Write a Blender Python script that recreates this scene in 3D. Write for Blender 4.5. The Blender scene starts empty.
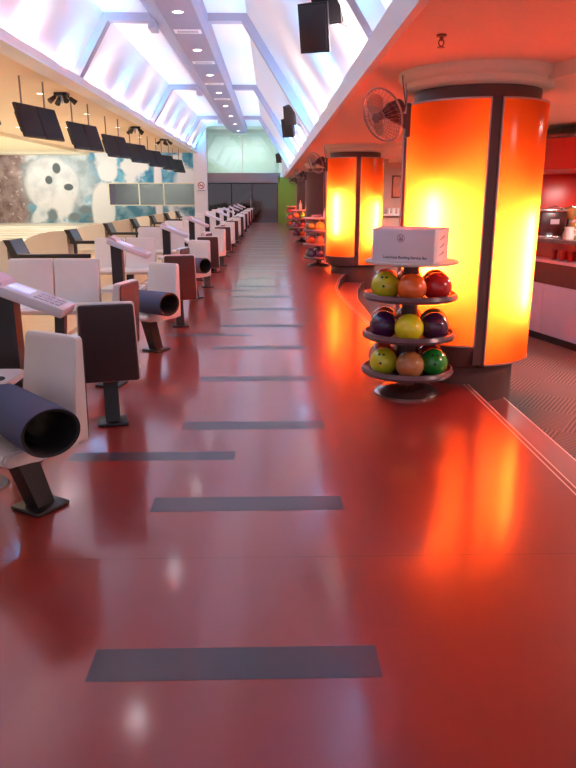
import bpy, bmesh, math, random
from mathutils import Vector, Matrix
random.seed(7)
PI = math.pi
scene = bpy.context.scene
COL = scene.collection

# ------------------------------------------------------------------ camera
F_PX = 690.0
PITCH = math.atan(189 / F_PX)
YAW = math.atan(17 * math.cos(PITCH) / F_PX)
cam_d = bpy.data.cameras.new('camera')
cam = bpy.data.objects.new('camera', cam_d)
COL.objects.link(cam)
cam.location = (0, 0, 1.5)
cam.rotation_euler = (PI / 2 - PITCH, 0, -YAW)
cam_d.sensor_fit = 'AUTO'
cam_d.sensor_width = 36
cam_d.lens = F_PX / 768 * 36
cam_d.clip_end = 200
scene.camera = cam

# ------------------------------------------------------------------ world, exposure
world = bpy.data.worlds.new('world')
scene.world = world
world.use_nodes = True
bg = world.node_tree.nodes['Background']
bg.inputs['Color'].default_value = (0.80, 0.72, 0.85, 1)
bg.inputs['Strength'].default_value = 0.62
scene.view_settings.view_transform = 'Standard'
scene.view_settings.look = 'None'
scene.view_settings.exposure = 0.0
scene.view_settings.gamma = 1.0
scene.view_settings.use_curve_mapping = False
scene.cycles.max_bounces = 8
scene.cycles.diffuse_bounces = 4
scene.cycles.sample_clamp_indirect = 25.0
scene.cycles.blur_glossy = 1.0

# ------------------------------------------------------------------ lights (cove LEDs, ceiling lamps, added fill)
def light(name, kind, loc, energy, color, direction=None, **kw):
    d = bpy.data.lights.new(name, kind)
    d.energy = energy
    d.color = color
    for k, v in kw.items():
        setattr(d, k, v)
    o = bpy.data.objects.new(name, d)
    COL.objects.link(o)
    o.location = loc
    if direction is not None:
        o.rotation_euler = Vector(direction).to_track_quat('-Z', 'Y').to_euler()
    return o

BLUE = (0.10, 0.50, 1.0)
LILAC = (0.72, 0.66, 1.0)
WARMW = (1.0, 0.88, 0.78)
# LED cove uplights: blue and white washers by turns along both edges of the vault
k = 0
y = 5.4
while y < 39.5:
    blue = (k % 2 == 0)
    c = BLUE if blue else WARMW
    light('cove_uplight', 'AREA', (-4.12, y, 3.84), 44 if blue else 26, c, (0.36, 0, 1), shape='RECTANGLE', size=0.75, size_y=0.08, spread=2.0)
    light('cove_uplight', 'AREA', (0.93, y, 2.57), 50 if blue else 28, c, (-0.45, 0, 1), shape='RECTANGLE', size=0.75, size_y=0.08, spread=2.0)
    y += 2.4
    k += 1
for i in range(4):
    yy = 4.5 + 9.6 * i
    light('cove_strip', 'AREA', (-4.14, yy, 3.83), 44, LILAC, (0.35, 0, 1), shape='RECTANGLE', size=9.4, size_y=0.10)
    light('cove_strip', 'AREA', (0.94, yy, 2.56), 50, LILAC, (-0.45, 0, 1), shape='RECTANGLE', size=9.4, size_y=0.10)
# area lights over the lanes (warm) and over the cafe, some of them unseen fill
for yy in (8, 16, 24, 32):
    light('lane_light', 'AREA', (-7.0, yy, 3.68), 240, (1.0, 0.93, 0.82), (0, 0, -1), shape='RECTANGLE', size=3.0, size_y=4.0, spread=2.4)
for yy in (22, 28, 34):
    light('lane_light', 'AREA', (-13.0, yy, 3.55), 200, (1.0, 0.95, 0.86), (0, 0, -1), shape='RECTANGLE', size=4.0, size_y=3.0, spread=2.4)  # row added to brighten the far lanes, no fixtures there
for x in (-13.5, -10.5, -7.0):
    light('mural_wash', 'AREA', (x, 37.2, 3.3), 35, (0.95, 0.97, 1.0), (0, 1, -0.5), shape='RECTANGLE', size=2.8, size_y=0.3)
for p in ((4.4, 3.0, 2.2, 110), (4.3, 6.4, 2.2, 120), (4.5, 9.75, 1.76, 24), (4.6, 13.0, 2.2, 90), (4.0, 16.5, 2.2, 110)):  # the one under the canopy is unseen, put in to brighten the red panel
    light('cafe_light', 'AREA', p[:3], p[3], (1.0, 0.80, 0.74), (0, 0, -1), shape='DISK', size=0.6)
light('gallery_lamp', 'AREA', (-1.5, 41.6, 4.4), 66, (0.92, 1.0, 0.97), (0, 0.5, -1), shape='RECTANGLE', size=3.0, size_y=0.8)
light('lobby_lamp', 'AREA', (1.1, 38.6, 2.40), 14, (1.0, 0.95, 0.7), (0, 0.4, -1), shape='DISK', size=0.4)


# ------------------------------------------------------------------ materials
MATS = {}
def mat(name, color, rough=0.5, metal=0.0, coat=0.0, emit=None, estr=0.0, bump=0.0, bscale=60.0, var=0.0, vscale=4.0, spec=0.5, coat_rough=0.08):
    if name in MATS:
        return MATS[name]
    m = bpy.data.materials.new(name)
    m.use_nodes = True
    nt = m.node_tree
    b = nt.nodes['Principled BSDF']
    b.inputs['Base Color'].default_value = (*color, 1)
    b.inputs['Roughness'].default_value = rough
    b.inputs['Metallic'].default_value = metal
    b.inputs['Specular IOR Level'].default_value = spec
    b.inputs['Coat Weight'].default_value = coat
    b.inputs['Coat Roughness'].default_value = coat_rough
    if emit:
        b.inputs['Emission Color'].default_value = (*emit, 1)
        b.inputs['Emission Strength'].default_value = estr
    tc = nt.nodes.new('ShaderNodeTexCoord')
    if var > 0:
        n = nt.nodes.new('ShaderNodeTexNoise')
        n.inputs['Scale'].default_value = vscale
        n.inputs['Detail'].default_value = 4
        nt.links.new(tc.outputs['Object'], n.inputs['Vector'])
        mx = nt.nodes.new('ShaderNodeMix')
        mx.data_type = 'RGBA'
        mx.inputs['A'].default_value = (*[c * (1 - var) for c in color], 1)
        mx.inputs['B'].default_value = (*[min(1, c * (1 + var)) for c in color], 1)
        nt.links.new(n.outputs['Fac'], mx.inputs['Factor'])
        nt.links.new(mx.outputs['Result'], b.inputs['Base Color'])
    if bump > 0:
        n2 = nt.nodes.new('ShaderNodeTexNoise')
        n2.inputs['Scale'].default_value = bscale
        n2.inputs['Detail'].default_value = 3
        nt.links.new(tc.outputs['Object'], n2.inputs['Vector'])
        bp = nt.nodes.new('ShaderNodeBump')
        bp.inputs['Strength'].default_value = bump
        bp.inputs['Distance'].default_value = 0.01
        nt.links.new(n2.outputs['Fac'], bp.inputs['Height'])
        nt.links.new(bp.outputs['Normal'], b.inputs['Normal'])
    MATS[name] = m
    return m

def nodes_of(m):
    return m.node_tree, m.node_tree.nodes['Principled BSDF']

M_floor = mat('red_floor', (0.275, 0.027, 0.020), rough=0.285, var=0.05, vscale=9, spec=0.4, coat=0.55, coat_rough=0.12)
M_stripe = mat('grey_inlay', (0.060, 0.036, 0.050), rough=0.29, var=0.08, vscale=10)
M_seam = mat('floor_seam', (0.12, 0.02, 0.015), rough=0.5)
M_step = mat('red_step', (0.22, 0.035, 0.03), rough=0.35, var=0.1, vscale=40)
M_nosing = mat('step_nosing', (0.80, 0.48, 0.42), rough=0.3)
M_riser = mat('step_riser', (0.05, 0.015, 0.015), rough=0.5)
M_vault = mat('vault_paint', (0.86, 0.84, 0.86), rough=0.65, var=0.02, vscale=2)
M_rib = mat('rib_paint', (0.46, 0.41, 0.47), rough=0.6, var=0.02, vscale=3)
M_bulk = mat('bulkhead_paint', (0.29, 0.25, 0.31), rough=0.6, var=0.03, vscale=3)
M_laneceil = mat('lane_ceiling_paint', (0.78, 0.60, 0.44), rough=0.8, var=0.03, vscale=2)
M_cream = mat('cream_paint', (0.86, 0.80, 0.62), rough=0.8, var=0.03, vscale=2)
M_orangeceil = mat('orange_ceiling_paint', (0.92, 0.58, 0.44), rough=0.75, var=0.05, vscale=30)
M_soffit = mat('soffit_paint', (0.88, 0.70, 0.54), rough=0.75, var=0.03, vscale=6)
M_fascia = mat('fascia_paint', (0.82, 0.74, 0.74), rough=0.6)
M_wallpink = mat('cafe_wall_paint', (0.62, 0.40, 0.33), rough=0.8, var=0.05, vscale=3)
M_green = mat('green_paint', (0.20, 0.38, 0.05), rough=0.6, var=0.05, vscale=3)
M_white = mat('white_plastic', (0.72, 0.66, 0.62), rough=0.35, coat=0.2, var=0.03, vscale=8)
M_consolew = mat('console_white', (0.70, 0.64, 0.66), rough=0.35, coat=0.2)
M_back = mat('charcoal_panel', (0.055, 0.035, 0.038), rough=0.45, var=0.15, vscale=40)
M_black = mat('black_metal', (0.016, 0.012, 0.014), rough=0.35)
M_blackp = mat('black_plastic', (0.018, 0.013, 0.016), rough=0.5)
M_screen = mat('dark_screen', (0.012, 0.008, 0.010), rough=0.5, spec=0.2)
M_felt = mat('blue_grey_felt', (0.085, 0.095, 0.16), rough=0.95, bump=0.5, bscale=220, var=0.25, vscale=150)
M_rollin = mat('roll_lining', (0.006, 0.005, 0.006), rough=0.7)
M_rack = mat('rack_grey', (0.15, 0.085, 0.10), rough=0.30, metal=0.2)
M_rackbase = mat('rack_chrome', (0.35, 0.22, 0.20), rough=0.18, metal=0.9)
M_core = mat('column_brown', (0.12, 0.045, 0.04), rough=0.4, var=0.1, vscale=10)
M_trimmetal = mat('panel_edge_metal', (0.55, 0.36, 0.36), rough=0.3, metal=0.8)
M_tube = mat('tube_light', (1, 1, 1), emit=(1.0, 0.93, 0.80), estr=950.0)
M_carton = mat('carton_white', (0.82, 0.74, 0.78), rough=0.7, var=0.03, vscale=10)
M_ink = mat('carton_ink', (0.10, 0.08, 0.16), rough=0.7)
M_inkpale = mat('carton_ink_pale', (0.34, 0.27, 0.34), rough=0.7)
M_lens = mat('downlight_lens', (1, 1, 1), emit=(1.0, 0.95, 0.92), estr=14.0)
M_lenswarm = mat('downlight_lens_warm', (1, 1, 1), emit=(1.0, 0.90, 0.72), estr=7.0)
M_lilacscreen = mat('keypad_screen', (0.3, 0.3, 0.5), rough=0.2, emit=(0.50, 0.48, 0.95), estr=0.9)
M_keypink = mat('keypad_pink', (0.80, 0.55, 0.60), rough=0.5)
M_keypad = mat('keypad_grey', (0.60, 0.53, 0.60), rough=0.5)
M_hood = mat('ball_return_beige', (0.58, 0.51, 0.40), rough=0.5, var=0.04, vscale=5)
M_wood = mat('approach_wood', (0.62, 0.38, 0.19), rough=0.3, var=0.15, vscale=6)
M_gutter = mat('gutter_grey', (0.42, 0.40, 0.34), rough=0.4)
M_counter = mat('counter_lavender', (0.54, 0.52, 0.68), rough=0.4, var=0.03, vscale=5)
M_countertop = mat('counter_top_stone', (0.20, 0.13, 0.13), rough=0.2, var=0.3, vscale=30)
M_red = mat('red_laminate', (0.62, 0.03, 0.02), rough=0.3, var=0.04, vscale=4)
M_redglass = mat('red_gloss', (0.45, 0.025, 0.018), rough=0.12, coat=0.5)
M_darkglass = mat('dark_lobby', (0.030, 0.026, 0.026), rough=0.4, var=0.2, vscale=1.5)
M_beam = mat('beam_grey', (0.26, 0.20, 0.20), rough=0.6, var=0.05, vscale=2)
M_gallery = mat('gallery_wall', (0.62, 0.68, 0.63), rough=0.8, var=0.04, vscale=1)
M_chrome = mat('chrome', (0.70, 0.68, 0.68), rough=0.15, metal=1.0)
M_amber = mat('amber_jar', (0.45, 0.22, 0.06), rough=0.15, coat=0.4)
M_cup = mat('cup_white', (0.75, 0.70, 0.68), rough=0.4)
M_orangepic = mat('picture_print', (0.55, 0.13, 0.04), rough=0.4, var=0.45, vscale=6)
M_frame = mat('picture_frame', (0.18, 0.05, 0.03), rough=0.4)
M_sign = mat('sign_white', (0.80, 0.78, 0.80), rough=0.5)
M_signred = mat('sign_red', (0.55, 0.03, 0.04), rough=0.5)
M_smoke = mat('fan_shroud', (0.10, 0.045, 0.05), rough=0.35)
M_wire = mat('fan_wire', (0.30, 0.22, 0.22), rough=0.3, metal=0.6)
M_brass = mat('sprinkler_brass', (0.35, 0.12, 0.08), rough=0.3, metal=0.8)

def glassy(name, tint, gloss=0.12, rough=0.04):
    m = bpy.data.materials.new(name)
    m.use_nodes = True
    nt = m.node_tree
    nt.nodes.remove(nt.nodes['Principled BSDF'])
    out = nt.nodes['Material Output']
    t = nt.nodes.new('ShaderNodeBsdfTransparent'); t.inputs['Color'].default_value = (*tint, 1)
    g = nt.nodes.new('ShaderNodeBsdfGlossy'); g.inputs['Roughness'].default_value = rough
    mx = nt.nodes.new('ShaderNodeMixShader'); mx.inputs[0].default_value = gloss
    nt.links.new(t.outputs[0], mx.inputs[1]); nt.links.new(g.outputs[0], mx.inputs[2])
    nt.links.new(mx.outputs[0], out.inputs['Surface'])
    return m
M_glass = glassy('gallery_glass', (0.88, 0.96, 0.93), 0.12)
M_glassdark = glassy('smoked_glass', (0.42, 0.40, 0.40), 0.16)
M_fanblade = glassy('fan_blade_smoke', (0.62, 0.42, 0.42), 0.15, 0.2)
M_clear = glassy('clear_plastic', (0.85, 0.80, 0.80), 0.25, 0.08)

def acrylic():
    m = bpy.data.materials.new('orange_acrylic')
    m.use_nodes = True
    nt = m.node_tree
    nt.nodes.remove(nt.nodes['Principled BSDF'])
    out = nt.nodes['Material Output']
    t = nt.nodes.new('ShaderNodeBsdfTranslucent'); t.inputs['Color'].default_value = (1.0, 0.092, 0.0075, 1)
    d = nt.nodes.new('ShaderNodeBsdfDiffuse'); d.inputs['Color'].default_value = (0.75, 0.10, 0.02, 1)
    g = nt.nodes.new('ShaderNodeBsdfGlossy'); g.inputs['Roughness'].default_value = 0.15; g.inputs['Color'].default_value = (1, 0.9, 0.9, 1)
    a = nt.nodes.new('ShaderNodeMixShader'); a.inputs[0].default_value = 0.30
    nt.links.new(t.outputs[0], a.inputs[1]); nt.links.new(d.outputs[0], a.inputs[2])
    b = nt.nodes.new('ShaderNodeMixShader'); b.inputs[0].default_value = 0.012
    nt.links.new(a.outputs[0], b.inputs[1]); nt.links.new(g.outputs[0], b.inputs[2])
    nt.links.new(b.outputs[0], out.inputs['Surface'])
    return m
M_acrylic = acrylic()

def carpet():
    m = mat('herringbone_carpet', (0.2, 0.1, 0.08), rough=0.95)
    nt, b = nodes_of(m)
    tc = nt.nodes.new('ShaderNodeTexCoord')
    mp = nt.nodes.new('ShaderNodeMapping'); mp.inputs['Rotation'].default_value = (0, 0, 0.6)
    nt.links.new(tc.outputs['Object'], mp.inputs['Vector'])
    ck = nt.nodes.new('ShaderNodeTexChecker'); ck.inputs['Scale'].default_value = 2.0
    w1 = nt.nodes.new('ShaderNodeTexWave'); w1.wave_type = 'BANDS'; w1.bands_direction = 'X'; w1.inputs['Scale'].default_value = 9; w1.inputs['Distortion'].default_value = 1.2
    w2 = nt.nodes.new('ShaderNodeTexWave'); w2.wave_type = 'BANDS'; w2.bands_direction = 'Y'; w2.inputs['Scale'].default_value = 9; w2.inputs['Distortion'].default_value = 1.2
    for n in (ck, w1, w2):
        nt.links.new(mp.outputs[0], n.inputs['Vector'])
    mx = nt.nodes.new('ShaderNodeMix'); mx.data_type = 'FLOAT'
    nt.links.new(ck.outputs['Fac'], mx.inputs['Factor'])
    nt.links.new(w1.outputs['Fac'], mx.inputs['A']); nt.links.new(w2.outputs['Fac'], mx.inputs['B'])
    cr = nt.nodes.new('ShaderNodeValToRGB')
    cr.color_ramp.elements[0].color = (0.075, 0.048, 0.046, 1); cr.color_ramp.elements[0].position = 0.2
    cr.color_ramp.elements[1].color = (0.17, 0.115, 0.11, 1); cr.color_ramp.elements[1].position = 0.9
    nt.links.new(mx.outputs['Result'], cr.inputs['Fac'])
    nt.links.new(cr.outputs['Color'], b.inputs['Base Color'])
    return m
M_carpet = carpet()

def lanes_mat():
    m = mat('maple_lanes', (0.8, 0.7, 0.5), rough=0.22)
    nt, b = nodes_of(m)
    tc = nt.nodes.new('ShaderNodeTexCoord')
    sp = nt.nodes.new('ShaderNodeSeparateXYZ'); nt.links.new(tc.outputs['Object'], sp.inputs[0])
    md = nt.nodes.new('ShaderNodeMath'); md.operation = 'MODULO'; md.inputs[1].default_value = 0.16
    nt.links.new(sp.outputs['Y'], md.inputs[0])
    lt = nt.nodes.new('ShaderNodeMath'); lt.operation = 'LESS_THAN'; lt.inputs[1].default_value = 0.02
    nt.links.new(md.outputs[0], lt.inputs[0])
    n = nt.nodes.new('ShaderNodeTexNoise'); n.inputs['Scale'].default_value = 1.5
    nt.links.new(tc.outputs['Object'], n.inputs['Vector'])
    mx = nt.nodes.new('ShaderNodeMix'); mx.data_type = 'RGBA'
    mx.inputs['A'].default_value = (0.86, 0.82, 0.68, 1); mx.inputs['B'].default_value = (0.78, 0.70, 0.54, 1)
    nt.links.new(n.outputs['Fac'], mx.inputs['Factor'])
    m2 = nt.nodes.new('ShaderNodeMix'); m2.data_type = 'RGBA'
    m2.inputs['B'].default_value = (0.50, 0.38, 0.24, 1)
    nt.links.new(lt.outputs[0], m2.inputs['Factor']); nt.links.new(mx.outputs['Result'], m2.inputs['A'])
    nt.links.new(m2.outputs['Result'], b.inputs['Base Color'])
    return m
M_lanes = lanes_mat()

def mural_mat():
    """printed wall picture: a pale ball with three holes, brown rocks, blue sky and white foam"""
    m = mat('mural_print', (0.7, 0.7, 0.7), rough=0.6)
    nt, b = nodes_of(m)
    L = nt.links
    tc = nt.nodes.new('ShaderNodeTexCoord')
    sp = nt.nodes.new('ShaderNodeSeparateXYZ'); L.new(tc.outputs['Object'], sp.inputs[0])
    def noise(scale, detail=3, seed=0.0):
        mp = nt.nodes.new('ShaderNodeMapping'); mp.inputs['Location'].default_value = (seed, 0, seed * 0.7)
        L.new(tc.outputs['Object'], mp.inputs['Vector'])
        n = nt.nodes.new('ShaderNodeTexNoise'); n.inputs['Scale'].default_value = scale; n.inputs['Detail'].default_value = detail
        L.new(mp.outputs[0], n.inputs['Vector'])
        return n.outputs['Fac']
    def math_(op, a, b_=None, clamp=False):
        n = nt.nodes.new('ShaderNodeMath'); n.operation = op; n.use_clamp = clamp
        for i, v in enumerate((a, b_)):
            if v is None: continue
            if isinstance(v, (int, float)): n.inputs[i].default_value = v
            else: L.new(v, n.inputs[i])
        return n.outputs[0]
    def mix(fac, A, B):
        n = nt.nodes.new('ShaderNodeMix'); n.data_type = 'RGBA'
        if isinstance(fac, (int, float)): n.inputs['Factor'].default_value = fac
        else: L.new(fac, n.inputs['Factor'])
        for key, v in (('A', A), ('B', B)):
            if isinstance(v, tuple): n.inputs[key].default_value = (*v, 1)
            else: L.new(v, n.inputs[key])
        return n.outputs['Result']
    def step(v, lo, hi):
        n = nt.nodes.new('ShaderNodeMapRange'); n.inputs['From Min'].default_value = lo; n.inputs['From Max'].default_value = hi
        L.new(v, n.inputs['Value'])
        return n.outputs['Result']
    def ell(cx, cz, rx, rz, soft=0.1, warp=0.0, nz=None):
        dx = math_('DIVIDE', math_('SUBTRACT', sp.outputs['X'], cx), rx)
        dz = math_('DIVIDE', math_('SUBTRACT', sp.outputs['Z'], cz), rz)
        d = math_('SQRT', math_('ADD', math_('MULTIPLY', dx, dx), math_('MULTIPLY', dz, dz)))
        if nz is not None: d = math_('ADD', d, math_('MULTIPLY', math_('SUBTRACT', nz, 0.5), warp))
        return step(d, 1.0 + soft, 1.0 - soft)
    big, mid, fine = noise(0.55, 4), noise(1.6, 4, 3.1), noise(4.0, 3, 7.7)
    sky = mix(step(mid, 0.40, 0.62), (0.02, 0.22, 0.40), (0.18, 0.50, 0.66))
    col = mix(step(noise(0.75, 5, 5.5), 0.47, 0.53), sky, (0.80, 0.85, 0.86))
    dark = mix(step(mid, 0.42, 0.60), (0.05, 0.20, 0.28), (0.22, 0.40, 0.48))
    low = step(sp.outputs['Z'], 0.95, 0.80)
    col = mix(math_('MULTIPLY', low, step(big, 0.45, 0.52)), col, dark)
    rock = mix(step(mid, 0.36, 0.66), (0.20, 0.12, 0.11), (0.50, 0.38, 0.36))
    rock = mix(step(fine, 0.60, 0.68), rock, (0.70, 0.64, 0.64))
    left = step(math_('ADD', sp.outputs['X'], math_('MULTIPLY', math_('SUBTRACT', mid, 0.5), 2.0)), -13.1, -13.7)
    col = mix(left, col, rock)
    greyblue = mix(step(mid, 0.4, 0.6), (0.36, 0.46, 0.50), (0.58, 0.68, 0.72))
    col = mix(ell(-11.6, 2.2, 2.0, 1.7, 0.25, 1.2, mid), col, greyblue)
    ball = mix(step(mid, 0.35, 0.60), (0.66, 0.70, 0.72), (0.88, 0.90, 0.90))
    col = mix(ell(-12.1, 2.05, 1.45, 1.45, 0.06, 0.5, mid), col, ball)
    col = mix(ell(-11.6, 0.95, 0.55, 0.7, 0.2, 0.5, mid), col, (0.85, 0.87, 0.87))
    for cx, cz, rx, rz in ((-11.78, 2.92, 0.22, 0.28), (-12.25, 2.30, 0.20, 0.22), (-11.20, 1.92, 0.26, 0.18)):
        col = mix(ell(cx, cz, rx, rz, 0.12), col, (0.10, 0.13, 0.14))
    for cx, cz, rx, rz in ((-12.2, 0.42, 0.28, 0.35), (-10.35, 0.7, 0.4, 0.22), (-11.0, 0.3, 0.35, 0.25), (-10.0, 0.18, 0.35, 0.15)):
        col = mix(ell(cx, cz, rx, rz, 0.25, 0.9, fine), col, (0.20, 0.26, 0.28))
    # upright white skittle shapes to the right of the ball
    col = mix(ell(-9.35, 0.75, 0.65, 1.35, 0.08, 0.3, mid), col, (0.82, 0.85, 0.83))
    col = mix(ell(-9.0, 2.75, 0.55, 0.55, 0.1, 0.3, mid), col, (0.86, 0.88, 0.88))
    col = mix(ell(-6.25, 1.8, 0.22, 2.2, 0.15, 0.3, mid), col, (0.82, 0.80, 0.84))
    col = mix(ell(-4.6, 2.3, 0.7, 0.6, 0.2, 0.8, mid), col, (0.84, 0.84, 0.87))
    L.new(col, b.inputs['Base Color'])
    return m
M_mural = mural_mat()

# ------------------------------------------------------------------ mesh builder
class MB:
    def __init__(self):
        self.bm = bmesh.new()
    def _tag(self, faces, mi, smooth):
        for f in faces:
            f.material_index = mi
            f.smooth = smooth
    def box(self, c, s, mi=0, bev=0.0, rot=None, seg=2):
        bm2 = bmesh.new()
        bmesh.ops.create_cube(bm2, size=1.0)
        for v in bm2.verts:
            v.co = Vector((v.co.x * s[0], v.co.y * s[1], v.co.z * s[2]))
        if bev > 0:
            bmesh.ops.bevel(bm2, geom=bm2.edges[:], offset=bev, segments=seg, profile=0.5, affect='EDGES')
        mtx = Matrix.Translation(Vector(c)) @ (rot.to_4x4() if rot is not None else Matrix.Identity(4))
        self._merge(bm2, mtx, mi, bev > 0)
        return self
    def _merge(self, bm2, mtx, mi, smooth):
        mp = {}
        for v in bm2.verts:
            mp[v] = self.bm.verts.new(mtx @ v.co)
        for f in bm2.faces:
            try:
                nf = self.bm.faces.new([mp[v] for v in f.verts])
                nf.material_index = mi
                nf.smooth = smooth
            except ValueError:
                pass
        bm2.free()
    def poly(self, pts, mi=0):
        f = self.bm.faces.new([self.bm.verts.new(p) for p in pts])
        f.material_index = mi
        return self
    def prism(self, pts2, axis, a, b, mi=0, smooth=False):
        """extrude a 2d outline along an axis: 'X' -> pts are (y,z); 'Y' -> (x,z); 'Z' -> (x,y)"""
        def mk(p, t):
            return {'X': (t, p[0], p[1]), 'Y': (p[0], t, p[1]), 'Z': (p[0], p[1], t)}[axis]
        A = [self.bm.verts.new(mk(p, a)) for p in pts2]
        B = [self.bm.verts.new(mk(p, b)) for p in pts2]
        n = len(pts2)
        fs = [self.bm.faces.new(A[::-1]), self.bm.faces.new(B)]
        for i in range(n):
            fs.append(self.bm.faces.new((A[i], A[(i + 1) % n], B[(i + 1) % n], B[i])))
        self._tag(fs, mi, smooth)
        return self
    def lathe(self, prof, c=(0, 0, 0), n=32, mi=0, a0=0.0, a1=2 * PI, smooth=True, mtx=None):
        full = abs(a1 - a0 - 2 * PI) < 1e-6
        cols = n if full else n + 1
        M = Matrix.Translation(Vector(c)) @ (mtx.to_4x4() if mtx is not None else Matrix.Identity(4))
        rings = []
        for i in range(cols):
            a = a0 + (a1 - a0) * i / n
            rings.append([self.bm.verts.new(M @ Vector((r * math.cos(a), r * math.sin(a), z))) for r, z in prof])
        fs = []
        for i in range(n):
            p, q = rings[i], rings[(i + 1) % cols]
            for j in range(len(prof) - 1):
                try: fs.append(self.bm.faces.new((p[j], q[j], q[j + 1], p[j + 1])))
                except ValueError: pass
        self._tag(fs, mi, smooth)
        return self
    def cyl(self, p0, p1, r0, r1=None, n=16, mi=0, caps=True, smooth=True):
        r1 = r0 if r1 is None else r1
        p0, p1 = Vector(p0), Vector(p1)
        q = (p1 - p0).to_track_quat('Z', 'Y').to_matrix()
        A = [self.bm.verts.new(p0 + q @ Vector((r0 * math.cos(2 * PI * i / n), r0 * math.sin(2 * PI * i / n), 0))) for i in range(n)]
        B = [self.bm.verts.new(p1 + q @ Vector((r1 * math.cos(2 * PI * i / n), r1 * math.sin(2 * PI * i / n), 0))) for i in range(n)]
        fs = [self.bm.faces.new((A[i], A[(i + 1) % n], B[(i + 1) % n], B[i])) for i in range(n)]
        self._tag(fs, mi, smooth)
        if caps:
            self._tag([self.bm.faces.new(A[::-1]), self.bm.faces.new(B)], mi, False)
        return self
    def tube(self, pts, r, n=8, mi=0):
        for a, b in zip(pts[:-1], pts[1:]):
            self.cyl(a, b, r, n=n, mi=mi)
        return self
    def torus(self, c, R, r, n=36, m=8, mi=0, mtx=None):
        M = Matrix.Translation(Vector(c)) @ (mtx.to_4x4() if mtx is not None else Matrix.Identity(4))
        g = [[self.bm.verts.new(M @ Vector(((R + r * math.cos(2 * PI * j / m)) * math.cos(2 * PI * i / n), (R + r * math.cos(2 * PI * j / m)) * math.sin(2 * PI * i / n), r * math.sin(2 * PI * j / m)))) for j in range(m)] for i in range(n)]
        fs = [self.bm.faces.new((g[i][j], g[(i + 1) % n][j], g[(i + 1) % n][(j + 1) % m], g[i][(j + 1) % m])) for i in range(n) for j in range(m)]
        self._tag(fs, mi, True)
        return self
    def sphere(self, c, r, mi=0, u=24, v=14, scale=(1, 1, 1), mtx=None):
        bm2 = bmesh.new()
        bmesh.ops.create_uvsphere(bm2, u_segments=u, v_segments=v, radius=r)
        M = Matrix.Translation(Vector(c)) @ (mtx.to_4x4() if mtx is not None else Matrix.Identity(4)) @ Matrix.Diagonal((*scale, 1))
        self._merge(bm2, M, mi, True)
        return self
    def build(self, name, mats, parent=None, normals=True):
        if normals:
            bmesh.ops.recalc_face_normals(self.bm, faces=self.bm.faces[:])
        me = bpy.data.meshes.new(name)
        self.bm.to_mesh(me)
        self.bm.free()
        for m in (mats if isinstance(mats, (list, tuple)) else [mats]):
            me.materials.append(m)
        if any(p.use_smooth for p in me.polygons):
            me.set_sharp_from_angle(angle=math.radians(38))
        o = bpy.data.objects.new(name, me)
        COL.objects.link(o)
        if parent is not None:
            o.parent = parent
        return o

def tag(o, label=None, cat=None, group=None, kind=None):
    if label: o['label'] = label
    if cat: o['category'] = cat
    if group: o['group'] = group
    if kind: o['kind'] = kind
    return o
def struct(o):
    o['kind'] = 'structure'
    return o
def thing(name, label, cat, loc=(0, 0, 0), rz=0.0, group=None):
    o = bpy.data.objects.new(name, None)
    COL.objects.link(o)
    o.empty_display_size = 0.1
    o.location = loc
    o.rotation_euler = (0, 0, rz)
    return tag(o, label, cat, group)
def dup(root, loc, rz=None, label=None, group=None):
    r = root.copy(); COL.objects.link(r)
    r.location = loc
    if rz is not None: r.rotation_euler = (0, 0, rz)
    if label: r['label'] = label
    if group: r['group'] = group
    for ch in list(root.children):
        c = ch.copy(); COL.objects.link(c); c.parent = r
        for g in list(ch.children):
            d = g.copy(); COL.objects.link(d); d.parent = c
    return r
ORD = ['nearest', 'second', 'third', 'fourth', 'fifth', 'sixth', 'seventh', 'eighth', 'ninth', 'tenth', 'eleventh', 'twelfth']
def nth(i):
    return ORD[i]
def text_mesh(txt, size, name, m, parent, loc, rot, extrude=0.0004):
    cu = bpy.data.curves.new('lettering', 'FONT')
    cu.body = txt; cu.size = size; cu.align_x = 'CENTER'; cu.align_y = 'CENTER'; cu.extrude = extrude; cu.offset = size * 0.02
    tmp = bpy.data.objects.new('lettering', cu)
    me = bpy.data.meshes.new_from_object(tmp)
    bpy.data.objects.remove(tmp); bpy.data.curves.remove(cu)
    me.materials.clear(); me.materials.append(m)
    o = bpy.data.objects.new(name, me); COL.objects.link(o)
    o.parent = parent; o.location = loc; o.rotation_euler = rot
    return o

# ================================================================== SETTING
COLS_Y = [5.85, 14.0, 22.15, 30.3]
CX = 1.64
P = 3.6                                                 # lane pair spacing

# floor edge on the right: straight near the camera, swinging round each column
def swing(y, x0, pts):
    if y < 5.85: return x0
    t = ((y - 5.85) % 8.15) / 8.15
    for (a, xa), (b, xb) in zip(pts[:-1], pts[1:]):
        if a <= t <= b:
            u = (t - a) / (b - a); u = u * u * (3 - 2 * u) * 0.4 + u * 0.6
            return xa + (xb - xa) * u
    return x0
def edge_x(y):
    """x of the red floor's right edge"""
    return swing(y, 1.61, [(0.0, 1.61), (0.12, 1.42), (0.296, 1.19), (0.47, 1.11), (0.62, 1.08), (0.70, 1.11), (0.834, 1.25), (0.92, 1.38), (0.96, 1.48), (1.0, 1.61)])
def edge2_x(y):
    """x of the step tread's right edge"""
    return swing(y, 1.955, [(0.0, 1.955), (0.12, 1.76), (0.296, 1.50), (0.47, 1.40), (0.65, 1.41), (0.79, 1.53), (0.90, 1.70), (0.97, 1.88), (1.0, 1.955)])

YS = [-1.5 + 0.25 * i for i in range(166)] + [40.0]
YS = sorted(set(round(v, 3) for v in YS if v <= 40.0))
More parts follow.
